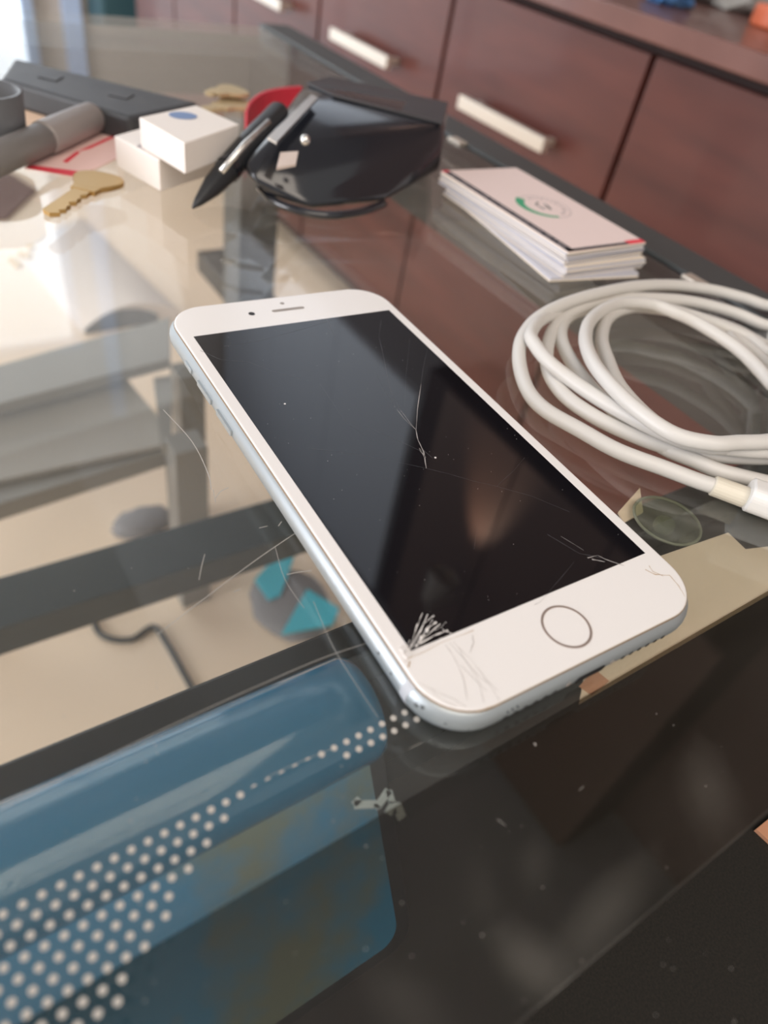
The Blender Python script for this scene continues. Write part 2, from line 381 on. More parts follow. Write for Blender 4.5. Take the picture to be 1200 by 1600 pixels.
# ------------------------------------------------------------------ the glass counter
X0, X1, Y0, Y1 = -480, 237, -117, 520
ct = thing('display_counter', 'low glass-topped display counter with dark grey metal edging, carrying the cracked phone', 'counter', (-120, 200, FZ))
obj('glass_top', box(X0, 205, Y0, Y1, -6, 0), 'counter_glass', ct)
obj('edging', box(209, X1, Y0 - 2, Y1 + 12, -34, 1.0), 'rail_top', ct, bevel=1.5)
obj('gasket', box(205.2, 208.8, Y0, Y1, -12, -0.8), 'groove', ct)
fr = bmesh.new(); bx(fr, X0, 205, 450, Y1, -32, -6.5); obj('end_rail', fr, 'rail_grey', ct)
obj('side_rail', box(164, 208, Y0, 449, -32, -6.6), mat('dark_side_rail', (0.04, 0.043, 0.042), 0.45, 0.2), ct)
obj('front_rail', box(X0, 163, -40.5, -30, -46, -23), 'rail_black', ct, bevel=1)
# glued-on corner clip spots of metal in the gasket groove
for (px, py) in ((722, 222), (1105, 437)):
    p = at(px, py, 0); obj('clip', box(206 - 3, 206 + 4, p.y - 6, p.y + 6, -0.5, 1.6), 'brushed', ct, bevel=0.6)
lz0, lz1 = -268, -243
obj('corner_post', box(190, 232, 520, 560, lz0, -34), 'rail_grey', ct, bevel=1)
obj('lower_side_rail', box(192, 232, -100, 640, lz0, lz1 - 1), 'rail_black', ct, bevel=1)
obj('lower_cross_rail', box(X0, 191, 186, 226, lz0, lz1), mat('dark_teal_rail', (0.04, 0.05, 0.052), 0.4, 0.2), ct, bevel=1)
for (x, y) in ((212, 180), (-460, 206), (212, -80), (-460, -80)): obj('leg', box(x - 18, x + 18, y - 18, y + 18, FZ, lz0), 'rail_black', ct)
for (x, y) in ((-460, 206), (-460, -40), (-460, 480)): obj('corner_post', box(x - 18, x + 18, y - 18, y + 18, lz1, -46 if y < 0 else -33), 'rail_grey', ct)
obj('post', box(212 - 12, 212 + 12, -60, -36, lz1, -34), 'rail_black', ct)
# dark deck inside the front of the case
obj('front_deck', box(-300, 208, -190, -53, -78, -72), 'deck', ct)
obj('front_lip', box(-37, 163, -62, -41, -50, -36), 'rail_black', ct)
obj('front_panel', box(-300, 232, -196, -190, -78, -60), 'deck', ct)
# clear strip with printed dots and veil as haze; added dimming strip in front
obj('clear_strip', box(X0, 204, -81.6, -52, 0.01, 0.10), 'film', ct)
obj('dimming_strip', box(X0, 204, Y0 + 0.3, -79.9, -6.65, -6.55), 'tint', ct)
dots = bmesh.new()
for j in range(0, 9):
    y = -67.35 - 2.3 * j
    for i in range(-60, 80):
        x = -109.01 + 2.62 * i + (1.31 if j % 2 else 0)
        lim = -74.2 + (y + 66.8) * (28.7 / 20.8)      # slanting end of the printed patch
        ok = (x < lim - 0.4 and y > -87) or (j == 0 and x > lim and x < -36) or (j == 1 and -57 < x < -36)
        if not ok: continue
        r = 0.6
        pts = [(x + r * math.cos(a), min(y + r * math.sin(a), -66.75)) for a in (2 * math.pi * k / 14 for k in range(14))]
        if j == 0 and -74 < x < -60: pts = [(px_, max(py_, -67.1)) for px_, py_ in pts]
        prism(pts, 0.005, 0.13, dots)
obj('printed_dots', dots, 'dot', ct)
# scratches
sc = bmesh.new()
def pxline(L, w, bm, z0=0.0, z1=0.04, zz=0, n=5):
    P = spline([at(x, y, zz) for x, y in L], n) if len(L) > 2 else [at(*L[0], zz), at(*L[1], zz)]
    ribbon(P, w, z0, z1, bm)
for L, wd in ((((255, 640), (300, 690), (325, 740), (330, 765)), .22), (((466, 830), (400, 875), (320, 935), (245, 992)), .16), (((320, 866), (315, 885), (311, 906)), .14),
             (((448, 898), (466, 894), (486, 892)), .16), (((430, 855), (445, 905), (475, 950)), .07), (((490, 940), (520, 1010), (560, 1075), (590, 1120)), .07),
             (((576, 1004), (500, 1030), (380, 1082), (250, 1142), (120, 1205), (0, 1265)), .10),
             (((337, 778), (345, 768), (357, 762)), .16), (((333, 765), (337, 785)), .16), (((365, 925), (375, 921)), .18), (((435, 822), (440, 815)), .2),
             (((415, 1215), (470, 1190), (520, 1170)), .06), (((700, 1118), (720, 1112)), .08), (((835, 1161), (837, 1165)), .35), (((777, 1280), (790, 1290)), .06),
             (((405, 825), (418, 822)), .15), (((640, 1170), (660, 1160)), .08), (((905, 1235), (912, 1228)), .06)):
    pxline(L, wd, sc)
rnd = random.Random(11)
for k in range(90):
    q = at(rnd.uniform(0, 1150), rnd.uniform(880, 1600), 0); s = rnd.uniform(0.04, 0.13)
    if -50 < q.x < 60 and q.y > -85: continue
    prism([(q.x - s, q.y - s * .6), (q.x + s, q.y - s), (q.x + s * .7, q.y + s), (q.x - s * .6, q.y + s * .8)], 0, 0.06, sc)
obj('scratches', sc, 'scratch', ct)

# ------------------------------------------------------------------ things inside and below the counter
bxb = thing('product_box', 'blue printed box with black rounded rim leaning under the front of the glass', 'box', (-200, -75, -71))
XR = -39
obj('roll', tube([(-420, -53.6, -19.3), (-60, -53.6, -19.3), (XR - 3, -53.6, -19.3), (XR - 1, -53.6, -19.3), (XR, -53.6, -19.3)], [12.2, 12.2, 12.2, 11.6, 10], 48), 'blue_roll', bxb, smooth=True)
A = Vector((0, -64.5, -25)); B = Vector((0, -91.5, -70)); sl = (B - A).normalized(); nrm = Vector((0, sl.z, -sl.y)).normalized()
LEN = (B - A).length
def on_face(pts, a, b):
    bm = bmesh.new(); lo = []
    for h in (a, b): lo.append([Vector((u, 0, 0)) + Vector((0, A.y, A.z)) + sl * v + nrm * h for u, v in pts])
    return loft(lo, bm)
def panel_outline(x0, x1, v0, v1, r):
    P = [(x0, v1), (x0, v0), (x1, v0)]
    P += [(x1 - r + r * math.cos(a), v1 - r + r * math.sin(a)) for a in (math.pi / 2 * k / 8 for k in range(9))]
    return P
obj('rim', on_face(panel_outline(-420, XR, -4, LEN, 7), -4, 0.6), 'box_black', bxb, bevel=0.5)
obj('printed_face', on_face(panel_outline(-418, XR - 4.2, -4, LEN - 4.0, 5), 0.6, 1.0), 'blue_box', bxb)
# sticker letters on the front face, seen through the glass
lt = bmesh.new()
def stroke(L, w, z=-14):
    ribbon([at(x, y, z) for x, y in L], w, z, z + 0.3, lt)
stroke([(553, 1258), (592, 1257), (607, 1236)], 1.6); stroke([(553, 1258), (562, 1249)], 1.3); stroke([(585, 1258), (592, 1264)], 0.8); stroke([(607, 1236), (613, 1256)], 1.3)
stroke([(606, 1272), (613, 1258), (622, 1259), (628, 1274), (620, 1278)], 1.5)
tag(obj('sticker_letters', lt, 'letter'), 'pale grey angular sticker letters under the glass at the blue box corner', 'sticker')
def P2(L, z): return [at(x, y, z) for x, y in L]
tag(obj('beige_patch', prism(P2([(905, 1100), (1240, 907), (1215, 852), (1165, 858), (1138, 832), (940, 900)], -7.1), -7.4, -7.1), 'beige'), 'beige patch under the glass at the lower right corner of the phone', 'sheet')  # flat beige patch below the right part of the strip
tag(obj('paper_scrap', prism(P2([(905, 1072), (930, 1046), (952, 1064), (925, 1086)], -6.85), -7.05, -6.85), 'rust'), 'small orange-brown paper scrap under the phone charging port', 'paper')
tag(obj('paper_scrap', prism(P2([(1178, 1298), (1215, 1268), (1230, 1330), (1206, 1324)], -71.8), -71.9, -70.5), 'rust'), 'orange paper scrap on the black deck at the right edge of view', 'paper')
tag(obj('paper_scrap', prism(P2([(966, 800), (1000, 762), (1005, 800), (975, 816)], -9), -9.6, -9), 'beige'), 'pale paper scrap under the glass left of the round suction pad', 'paper')
# suction pad stuck under the glass
sp = at(1043, 812, -7); pad = thing('suction_pad', 'round clear greenish suction pad under the glass between phone and cable', 'suction pad', (sp.x, sp.y, -14))
def ring(c, r, t, z, n=40, bm=None):
    bm = bm or bmesh.new(); m = 8; V = []
    for i in range(n):
        a = 2 * math.pi * i / n
        V.append([bm.verts.new((c.x + (r + t * math.cos(b)) * math.cos(a), c.y + (r + t * math.cos(b)) * math.sin(a), z + t * math.sin(b))) for b in (2 * math.pi * k / m for k in range(m))])
    for i in range(n):
        for k in range(m): bm.faces.new((V[i][k], V[(i + 1) % n][k], V[(i + 1) % n][(k + 1) % m], V[i][(k + 1) % m]))
    return bm
obj('disc', disc(sp, 9.6, -7.4, -6.6), 'clear', pad)
obj('rim', ring(sp, 9.9, 0.45, -7.2), 'clear_rim', pad, smooth=True)
obj('hub', disc((sp.x, sp.y), 3.0, -11, -7.5, 20), mat('hub_green', (0.16, 0.17, 0.12), 0.3), pad, bevel=1)

# metal rack standing on the floor beneath
rk = thing('metal_rack', 'grey metal rack with flat shelf standing on the floor below the glass', 'rack', (-60, 450, FZ))
def slab(L, z0, z1): return prism([at(x, y, z1) for x, y in L], z0, z1)
obj('top_rail', slab([(-150, 612), (266, 495), (266, 560), (-150, 670)], -302, -290), 'rack', rk, bevel=1)
obj('shelf', slab([(-150, 668), (188, 580), (266, 673), (266, 692), (-150, 782)], -321, -316), 'rack_panel', rk)
obj('shelf_rail', slab([(-150, 742 + 36), (267, 689), (268, 703), (-150, 835)], -340, -322), 'rack', rk, bevel=1)
obj('side_rail', slab([(240, 590), (268, 586), (268, 694), (252, 694)], -315.5, -303), 'rack', rk)
obj('post', box(110, 138, 484, 512, FZ, -303), 'rack', rk, bevel=1)
obj('post', box(62, 94, 368, 398, FZ, -302), 'rack', rk, bevel=1)
obj('post', box(-140, -114, 420, 446, FZ, -322), 'rack', rk, bevel=1)

# things on the floor
def floor_pts(L, z=FZ + 0.5): return [at(x, y, z) for x, y in L]
wp = tag(obj('power_cord', tube(spline([(v.x, v.y, FZ + 3.5) for v in floor_pts([(150, 930), (148, 975), (165, 998), (205, 1002), (240, 982), (262, 1010), (290, 1060), (330, 1130)])], 6), 3.2, 8), 'wire', smooth=True), 'thin black power cord wriggling across the pale floor', 'cord')
def blob(px, py, r, z, seed, flat=0.4, sub=3, jit=0.12):
    c = at(px, py, z); rn = random.Random(seed); bm = bmesh.new(); bmesh.ops.create_icosphere(bm, subdivisions=sub, radius=1)
    for v in bm.verts:
        k = 1 + rn.uniform(-jit, jit); v.co = Vector((v.co.x * r[0] * k, v.co.y * r[1] * k, max(v.co.z, -flat) * r[2] + flat * r[2]))
    bmesh.ops.translate(bm, vec=(c.x, c.y, z), verts=bm.verts); return bm
bag = thing('fabric_pouch', 'grey fabric pouch with turquoise triangular panels lying on the floor', 'pouch', at(455, 940, FZ))
obj('body', blob(455, 948, (45, 55, 14), FZ, 5, jit=.05), 'shoe_grey', bag, smooth=True)
def tri(L, z0, z1): return prism([at(x, y, z1) for x, y in L], z0, z1)
obj('panel', tri([(398, 905), (428, 872), (460, 868), (438, 930), (420, 936)], FZ + 18, FZ + 21), 'turquoise', bag)
obj('panel', tri([(440, 990), (480, 920), (530, 950), (520, 975)], FZ + 18, FZ + 21), 'turquoise', bag)
tag(obj('cloth', blob(225, 820, (38, 24, 12), FZ, 9), 'shoe_grey', smooth=True), 'small grey crumpled cloth on the floor just beyond the dark cross rail', 'cloth')
# white paper bag with dark open mouth
pb = thing('paper_bag', 'white paper bag with a dark open mouth lying on the floor below', 'bag', at(190, 450, FZ))
L = [at(x, y, FZ + 2) for x, y in ((30, 400), (130, 340), (290, 495), (130, 520))]
def bagmesh():
    loops = []
    for k in range(9):
        t = k / 8; a = L[0].lerp(L[3], t); b = L[1].lerp(L[2], t); hgt = 10 + 30 * t
        lo = []
        for j in range(12):
            u = j / 11; p = a.lerp(b, u); lo.append(Vector((p.x, p.y, FZ + 1 + hgt * math.sin(math.pi * u) ** .7)))
        for j in range(11, -1, -1):
            u = j / 11; p = a.lerp(b, u); lo.append(Vector((p.x, p.y, FZ + 0.5)))
        loops.append(lo)
    return loft(loops)
obj('body', bagmesh(), 'paper_white', pb, smooth=False)
mo = bmesh.new(); a, b = L[3], L[2]; pts = []
for j in range(13): 
    u = 0.02 + .7 * j / 12; p = a.lerp(b, u) - Vector((1.2, 3.0, 0)); pts.append(Vector((p.x, p.y, FZ + 2 + 32 * math.sin(math.pi * min(1, u * 1.25)) ** .7)))
base = [Vector((p.x, p.y, FZ + 1)) for p in pts]
loft([pts + base[::-1], [v + Vector((0, 2.5, 0)) for v in pts + base[::-1]]], mo)
obj('mouth', mo, 'paper_dark', pb)
tag(obj('floor_mat', prism([v for v in floor_pts([(-40, 255), (0, 262), (58, 300), (10, 345), (-60, 345)], FZ)], FZ + .2, FZ + 5), mat('brown_mat', (0.16, 0.09, 0.08), 0.8)), 'brown mat corner on the floor at the left edge of view', 'mat')
kr = thing('brass_trinket', 'small gold-coloured trinket pieces on the rack top at the left edge', 'trinket', at(35, 395, -289))
for px, py in ((20, 405), (34, 395), (48, 385), (28, 412), (44, 398)):
    q = at(px, py, -285); obj('bead', disc(q, 5, -289.5, -284, 12), 'brass', kr, bevel=1)

# ------------------------------------------------------------------ the phone
TH = -0.02877
PR = Matrix.Rotation(TH, 3, 'Z')
ph = thing('smartphone', 'silver and white smartphone with cracked black screen lying on the glass counter', 'phone', (0, 0, 0.14), TH)
def pw_(bm):                                     # phone coordinates -> world mm
    bm.transform(Matrix.Rotation(TH, 4, 'Z') @ Matrix.Translation((0, 0, 0.14))); return bm
def rl(w, h, r, z, n=10): return [Vector((x, y, z)) for x, y in rrect(w, h, r, n)]
W_, L_, T_ = 78.1, 158.4, 7.3; loops = []
for k in range(13):
    a = -math.pi / 2 + math.pi * k / 12; ins = 3.2 * (1 - math.cos(a)); z = T_ / 2 - 0.1 + (T_ / 2 - 0.1) * math.sin(a)
    loops.append(rl(W_ - 2 * ins * 0.92, L_ - 2 * ins * 0.92, 13.0 - ins * 0.92, z))
obj('frame', pw_(loft(loops)), 'phone_alu', ph, smooth=True)
e = 1.55
seam = loft([rl(W_ - 2 * e + .35, L_ - 2 * e + .35, 11.7, 6.6), rl(W_ - 2 * e + .35, L_ - 2 * e + .35, 11.7, 7.14)])
obj('seam', pw_(seam), 'phone_gap', ph)
gl = loft([rl(W_ - 2 * e, L_ - 2 * e, 11.5, 6.5), rl(W_ - 2 * e, L_ - 2 * e, 11.5, 7.22), rl(W_ - 2 * e - .25, L_ - 2 * e - .25, 11.35, 7.38), rl(W_ - 2 * e - .9, L_ - 2 * e - .9, 11.0, 7.45)])
obj('front_glass', pw_(gl), 'phone_white', ph)
TZ = 7.45
obj('screen', pw_(box(-34.2, 34.2, -60.75, 60.75, TZ, TZ + 0.03)), 'phone_screen', ph)
class V2:
    def __init__(s, x, y): s.x, s.y = x, y
hb = obj('home_button', pw_(disc((0, -69.4), 5.0, TZ, TZ + .02, 48)), 'phone_white', ph)
rb = bmesh.new(); n = 64
for r0, r1, z in ((5.05, 5.6, TZ + 0.06),):
    I_ = [(r0 * math.cos(2 * math.pi * i / n), -69.4 + r0 * math.sin(2 * math.pi * i / n)) for i in range(n)]
    O_ = [(r1 * math.cos(2 * math.pi * i / n), -69.4 + r1 * math.sin(2 * math.pi * i / n)) for i in range(n)]
    for i in range(n): j = (i + 1) % n; prism([I_[i], O_[i], O_[j], I_[j]], TZ - .05, z, rb)
bmesh.ops.remove_doubles(rb, verts=rb.verts, dist=1e-4)
obj('ring', pw_(rb), 'steel_ring', hb)
obj('earpiece', pw_(prism(rrect(11.5, 1.5, .74, 6, (0.5, 69.2)), TZ, TZ + .02)), 'slot', ph)
obj('front_camera', pw_(disc((-12.2, 69.3), 1.05, TZ, TZ + .03, 24)), 'dark', ph)
obj('sensor', pw_(disc((0.2, 73.3), .75, TZ, TZ + .02, 20)), 'slot', ph)
for y0, y1 in ((33, 43.5), (18.5, 29)):
    obj('volume_button', pw_(hull([(x, y, z) for x in (-39.6, -38.4) for (y, z) in ((y0, 2.9), (y0, 4.5), (y1, 2.9), (y1, 4.5))])), 'phone_alu', ph, bevel=.3)
obj('mute_switch', pw_(box(-39.5, -38.4, 48.5, 54, 2.9, 4.4)), 'phone_alu', ph, bevel=.3)
# antenna lines near the ends
for yy in (-66.6,):
    s_ = []
    for k in range(13):
        a = -math.pi / 2 + math.pi * k / 12; ins = 3.2 * (1 - math.cos(a)) * .92; s_.append((-(W_ / 2 - ins) - .02, T_ / 2 - 0.1 + (T_ / 2 - .1) * math.sin(a)))
    for sx in (1, -1):
        am = bmesh.new()
        loft([[Vector((sx * x, yy + d, z)) for x, z in s_] + [Vector((sx * (x + .3), yy + d, z)) for x, z in s_[::-1]] for d in (-1.1, 1.1)], am)
        obj('antenna_line', pw_(am), 'antenna', ph)
    if yy < 0: obj('antenna_line', pw_(box(-38.6, 38.6, 66, 68, 3.2, 3.9)), 'antenna', ph)
# bottom edge: charging port, screws, speaker and microphone holes
yb = -79.2
pp = rrect(8.6, 2.0, .98, 6, (0, 3.1))
obj('charging_port', pw_(loft([[Vector((x, yb - .03, z)) for x, z in pp], [Vector((x, yb + 1, z)) for x, z in pp]])), 'dark', ph)
for x in (-6.4, 6.4):
    pts = [(x + .7 * math.cos(2 * math.pi * k / 14), 3.4 + .7 * math.sin(2 * math.pi * k / 14)) for k in range(14)]
    obj('screw', pw_(loft([[Vector((a, yb - .02, z)) for a, z in pts], [Vector((a, yb + 1, z)) for a, z in pts]])), 'slot', ph)
for side in (-1, 1):
    hm = bmesh.new()
    for k in range(6):
        x = side * (10 + 2.6 * k)
        pts = [(x + .6 * math.cos(2 * math.pi * q / 14), 3.0 + .6 * math.sin(2 * math.pi * q / 14)) for q in range(14)]
        loft([[Vector((a, yb - .02, z)) for a, z in pts], [Vector((a, yb + 1, z)) for a, z in pts]], hm)
    obj('speaker_holes', pw_(hm), 'dark', ph)
# cracks: traced on the top of the phone, in millimetres on its glass
ZT = TZ + 0.14
def crack(name, lines, m):
    bm = bmesh.new()
    for L, w_ in lines:
        P = [at(x, y, ZT) for x, y in L]; n_ = len(P)
        rib = []
        for i in range(n_ - 1):                      # jagged line: subdivide and jitter
            for k in range(3):
                t = k / 3; q = P[i].lerp(P[i + 1], t); rib.append(Vector((q.x + rnd.uniform(-.05, .05), q.y + rnd.uniform(-.05, .05))))
        rib.append(P[-1].xy)
        ws = [w_ * (0.8 if name == 'glass_chips' else 0.6) * rnd.uniform(.2, 1.5) for _ in rib]
        ribbon(rib, ws, ZT + .02, ZT + .05, bm)
    return obj(name, bm, m, ph)
crack('screen_crack', [
    ([(666, 732), (662, 706), (653, 688), (650, 672), (652, 640), (658, 600)], .32), ([(664, 715), (655, 700), (660, 708)], .6),
    ([(650, 672), (640, 660), (625, 640)], .16), ([(650, 672), (632, 655), (620, 640)], .12)], 'crack_grey')
crack('screen_crack', [
    ([(625, 640), (612, 615), (606, 595), (600, 560), (592, 525), (596, 500)], .12), ([(658, 600), (662, 570), (668, 545)], .09), ([(620, 640), (600, 610), (585, 580)], .06),
    ([(660, 706), (630, 692), (590, 675), (570, 665)], .07), ([(666, 732), (620, 722), (560, 710), (480, 700)], .05), ([(666, 732), (700, 740), (740, 752), (776, 760)], .05),
    ([(632, 640), (634, 590), (640, 530)], .05), ([(776, 760), (800, 738), (820, 715)], .05), ([(776, 760), (830, 775), (890, 800)], .04), ([(661, 703), (676, 716)], .1),
    ([(313, 548), (345, 562), (390, 566), (425, 580), (470, 592)], .12), ([(350, 541), (400, 534), (470, 515), (520, 500)], .09), ([(510, 498), (520, 520), (524, 532)], .14),
    ([(585, 690), (540, 660), (500, 600)], .03), ([(745, 820), (741, 858)], .05), ([(855, 835), (880, 850), (905, 865), (940, 872)], .1), ([(897, 878), (870, 910), (845, 940), (835, 945)], .08)], 'crack_fine')
crack('screen_crack', [
    ([(918, 872), (934, 868), (948, 875), (975, 884)], .32), ([(925, 874), (945, 878)], .5), ([(876, 838), (912, 860)], .1)], 'crack_grey')
chips = []
for (a_, b_) in (((640, 1015), (652, 975)), ((642, 1012), (668, 960)), ((646, 1012), (676, 968)), ((648, 1010), (688, 975)), ((655, 1006), (700, 985)), ((644, 1008), (660, 985)), ((650, 1012), (664, 992)),
                 ((652, 980), (660, 958)), ((665, 985), (682, 972)), ((680, 985), (697, 972)), ((690, 982), (706, 990)), ((636, 1012), (640, 1000)), ((646, 1018), (690, 997)), ((662, 975), (678, 962))):
    mx = ((a_[0] + b_[0]) / 2 + rnd.uniform(-3, 3), (a_[1] + b_[1]) / 2 + rnd.uniform(-3, 3))
    chips.append(([a_, mx, b_], rnd.uniform(.12, .42)))
crack('glass_chips', chips, 'chip')
fb = bmesh.new()
def flake(L, bm, z0=ZT, z1=ZT + .25):
    P = [at(x, y, ZT) for x, y in L]; prism(P, z0 - .1, z1, bm)
for L in (((624, 1014), (630, 1008), (638, 1013), (632, 1021)), ((628, 1022), (638, 1014), (645, 1024), (636, 1030)), ((664, 984), (668, 980), (670, 986), (666, 990)), ((655, 996), (658, 993), (661, 999), (657, 1002))):
    flake(L, fb)
obj('glass_chips', fb, 'chip', ph)
crack('bezel_crack', [
    ([(696, 1007), (712, 1032), (724, 1060), (730, 1094)], .14), ([(702, 1004), (722, 1026), (744, 1052), (765, 1070), (780, 1094)], .16), ([(708, 1003), (735, 1030), (760, 1062), (778, 1080)], .1),
    ([(738, 992), (740, 1004), (734, 1020)], .2), ([(715, 1010), (728, 1034), (748, 1064), (756, 1098)], .1), ([(652, 1066), (676, 1078), (704, 1090), (728, 1104)], .16), ([(676, 1080), (690, 1095), (712, 1104)], .1),
    ([(720, 1040), (760, 1080)], .09)], mat('bezel_crack_grey', (0.44, 0.42, 0.41), 0.3))
for g_ in [
    ([(632, 1034), (640, 1028), (660, 1020), (690, 1004), (740, 985)], .16), ([(638, 1042), (640, 1034)], .5), ([(1008, 890), (1024, 898), (1046, 899)], .3), ([(1014, 884), (1020, 893), (1036, 900)], .16),
    ([(1046, 899), (1060, 915), (1070, 932)], .3), ([(746, 1112), (770, 1104), (782, 1100)], .25)]:
    crack('grime', [g_], 'grime')
sf = bmesh.new()
for (x, y, z, r) in ((-38.95, -57, 4.6, .35), (-39.0, -62, 4.4, .3), (-38.3, -70, 4.6, .5), (-37.9, -71.2, 5.2, .4), (-35.0, -75.2, 4.0, .45), (-37.3, -72.0, 3.0, .35), (-31, -77.8, 3.0, .35), (-23, -79.05, 4.8, .3), (-21.8, -79.1, 4.9, .35), (-20.6, -79.1, 5.1, .3)):
    bmesh.ops.create_icosphere(sf, subdivisions=1, radius=r, matrix=Matrix.Translation((x, y, z)) @ Matrix.Diagonal((.8, 1.3, .8, 1)))
obj('scuffs', pw_(sf), 'scuff', ph)
df = bmesh.new()
for k in range(70):
    x, y = rnd.uniform(-33, 33), rnd.uniform(-59, 59); r = rnd.uniform(.03, .09); prism([(x - r, y - r), (x + r, y - r * .5), (x + r * .5, y + r)], TZ + .03, TZ + .06, df)
for px, py in ((445, 632), (680, 716)):
    q = at(px, py, TZ); q = PR.transposed() @ q; disc((q.x, q.y), .3, TZ + .03, TZ + .12, 8, df)
obj('dust_specks', pw_(df), 'chip', ph)

# ------------------------------------------------------------------ coiled charging cable
cb = thing('charging_cable', 'thick white charging cable coiled on the glass right of the phone', 'cable', (170, 20, 0))
def cc(L, z): return [at(760 + x / 2.727, 400 + y / 2.727, zz) for (x, y), zz in zip(L, z if isinstance(z, (list, tuple)) else [z] * len(L))]
def wpt(x, y, z): return Vector((x, y, z))
path = []
path += cc([(985, 985), (900, 958), (760, 905), (560, 830), (400, 742), (250, 655), (175, 570), (140, 450), (152, 350), (215, 268), (330, 205), (480, 160), (640, 130), (800, 125), (960, 145), (1100, 180), (1210, 215)],
            [3.5, 3.2, 3, 2.8, 2.8, 2.8, 3, 3.5, 5, 7, 9, 10, 10, 9, 8, 7, 6])
path += [wpt(231, 8, 5.5), wpt(214, -22, 5), wpt(186, -38, 5)]
path += cc([(1300, 845), (1200, 858), (1050, 855), (900, 840), (750, 808), (600, 752), (450, 678), (330, 590), (265, 490), (262, 380), (310, 280), (420, 215), (560, 183), (750, 183), (900, 200), (1060, 243), (1210, 300)],
            [5, 5, 4.5, 4, 3.5, 3, 3, 3, 3, 3.5, 4.5, 6, 6.5, 6.5, 6, 5, 4])
path += [wpt(212, 8, 5), wpt(198, -14, 7), wpt(176, -27, 9)]
path += cc([(1320, 800), (1200, 832), (1000, 815), (850, 790), (700, 728), (560, 655), (450, 590), (350, 520), (270, 455), (215, 390), (190, 330), (250, 262), (400, 222), (560, 212), (750, 228), (900, 262), (1060, 315), (1210, 385)],
            [10, 9.5, 9, 8.5, 8, 7.5, 7, 7, 8, 8, 8, 7, 3.5, 3, 3, 3, 3, 3])
path += [wpt(200, 4, 4), wpt(188, -12, 7), wpt(168, -22, 9)]
path += cc([(1310, 780), (1200, 806), (1080, 812), (960, 812), (820, 775), (690, 690), (570, 560), (515, 440), (492, 350), (520, 265), (600, 222), (720, 218), (860, 250), (1000, 300), (1120, 350), (1215, 420)],
            [10, 9.6, 9.4, 9.2, 9, 9, 8.5, 8, 7, 6.5, 6.5, 6, 5.5, 5.5, 5, 4.5])
path += [wpt(190, 4, 5), wpt(180, -8, 9), wpt(164, -16, 13)]
path += cc([(1310, 765), (1200, 790), (1080, 795), (960, 798), (800, 760), (650, 662), (530, 550), (450, 445), (422, 345), (455, 262), (560, 205), (700, 205), (800, 240), (900, 285), (1050, 380), (1140, 460), (1220, 550)],
            [14, 13.5, 13, 12.5, 12, 12, 12, 11, 10, 9.5, 9.5, 9.5, 9, 8, 7, 6, 5])
path += [wpt(168, 10, 4), wpt(166, -10, 3.2), wpt(156, -24, 3)]
path += cc([(1250, 985), (1200, 968), (1000, 918), (890, 872), (770, 822), (660, 752), (560, 670), (450, 565), (360, 445), (318, 345), (340, 270), (420, 228)], [3, 3, 3, 3, 3, 3, 3.2, 4, 4, 4, 4, 4])
path += [cc([(520, 215)], 3)[0]]
obj('cord', tube(spline(path, 9), 2.35, 14), 'cable', cb, smooth=True)
p0 = path[0]; dirn = (path[0] - path[1]).normalized(); dirn.z = 0; dirn.normalize()
e0 = p0 - dirn * 1.5; e1 = e0 + dirn * 9.5
obj('sleeve', tube([e0, e0 + dirn * .3, e1 - dirn * .1, e1], [2.6, 3.0, 3.1, 3.1], 20), 'cable_sleeve', cb, smooth=False)
h0 = e1; h1 = h0 + dirn * 26
side = Vector((-dirn.y, dirn.x, 0))
def hl(c, w, h, r): return [c + side * a + Vector((0, 0, b)) for a, b in rrect(w, h, r, 6)]
up = Vector((0, 0, 1.4))
obj('plug_housing', loft([hl(h0 + up, 8.6, 7.2, 2.8), hl(h0 + dirn * .5 + up, 9.8, 8.4, 3.2), hl(h1 - dirn * .5 + up, 9.8, 8.4, 3.2), hl(h1 + up, 8.6, 7.2, 2.8)]), 'plug', cb)
obj('connector', loft([hl(h1 + up, 8.2, 2.6, 1.25), hl(h1 + dirn * 6.5 + up, 8.2, 2.6, 1.25)]), 'chrome', cb)

# ------------------------------------------------------------------ stack of business cards
def cmesh(x0, x1, y0, y1, th=0.42): return box(x0, x1, y0, y1, 0, th)
CXY = (160.5, 121)
def card_at(o, i, z, dx, dy, rz):
    o.location = Vector((CXY[0] + dx, CXY[1] + dy, z)) * MM; o.rotation_euler = (0, 0, rz)
NC = 25; base = None
for i in range(NC):
    m_ = 'card' if i % 3 else 'card_cream'
    o = obj('business_card', box(-25, 25, -46, 46, 0, 0.42), m_)
    z = 0.15 + 0.465 * i
    if i < 3: card_at(o, i, z, 0.0 + i * .2, -5.2 + i * .5, -0.15 + .01 * i)
    elif i < 13: card_at(o, i, z, 1.5 + rnd.uniform(-.5, .5), -3.0 + rnd.uniform(-.6, .6), -0.03 + rnd.uniform(-.01, .01))
    else: card_at(o, i, z, rnd.uniform(-.5, .5), rnd.uniform(-.7, .7), rnd.uniform(-.012, .012))
    if True:
        if i < 3: lab, gr = 'white business card at the very bottom of the stack, turned askew', 'askew cards at the bottom of the stack'
        elif i < 13: lab, gr = 'white business card in the lower half of the stack, sticking out towards the cable', 'cards in the lower half of the stack'
        else: lab, gr = 'white business card in the neat upper half of the stack beneath the top one', 'cards in the upper half of the stack'
        tag(o, lab, 'card', gr)
ztop = 0.15 + 0.465 * NC
tc = thing('business_card', 'top business card with green arc logo and black edge strip on the stack', 'card', (CXY[0], CXY[1], ztop))
def onc(bm, dx=0, dy=0): bmesh.ops.translate(bm, vec=(CXY[0], CXY[1], ztop), verts=bm.verts); return bm
obj('card_sheet', onc(box(-25, 25, -46, 46, 0, 0.42)), 'card_face', tc)
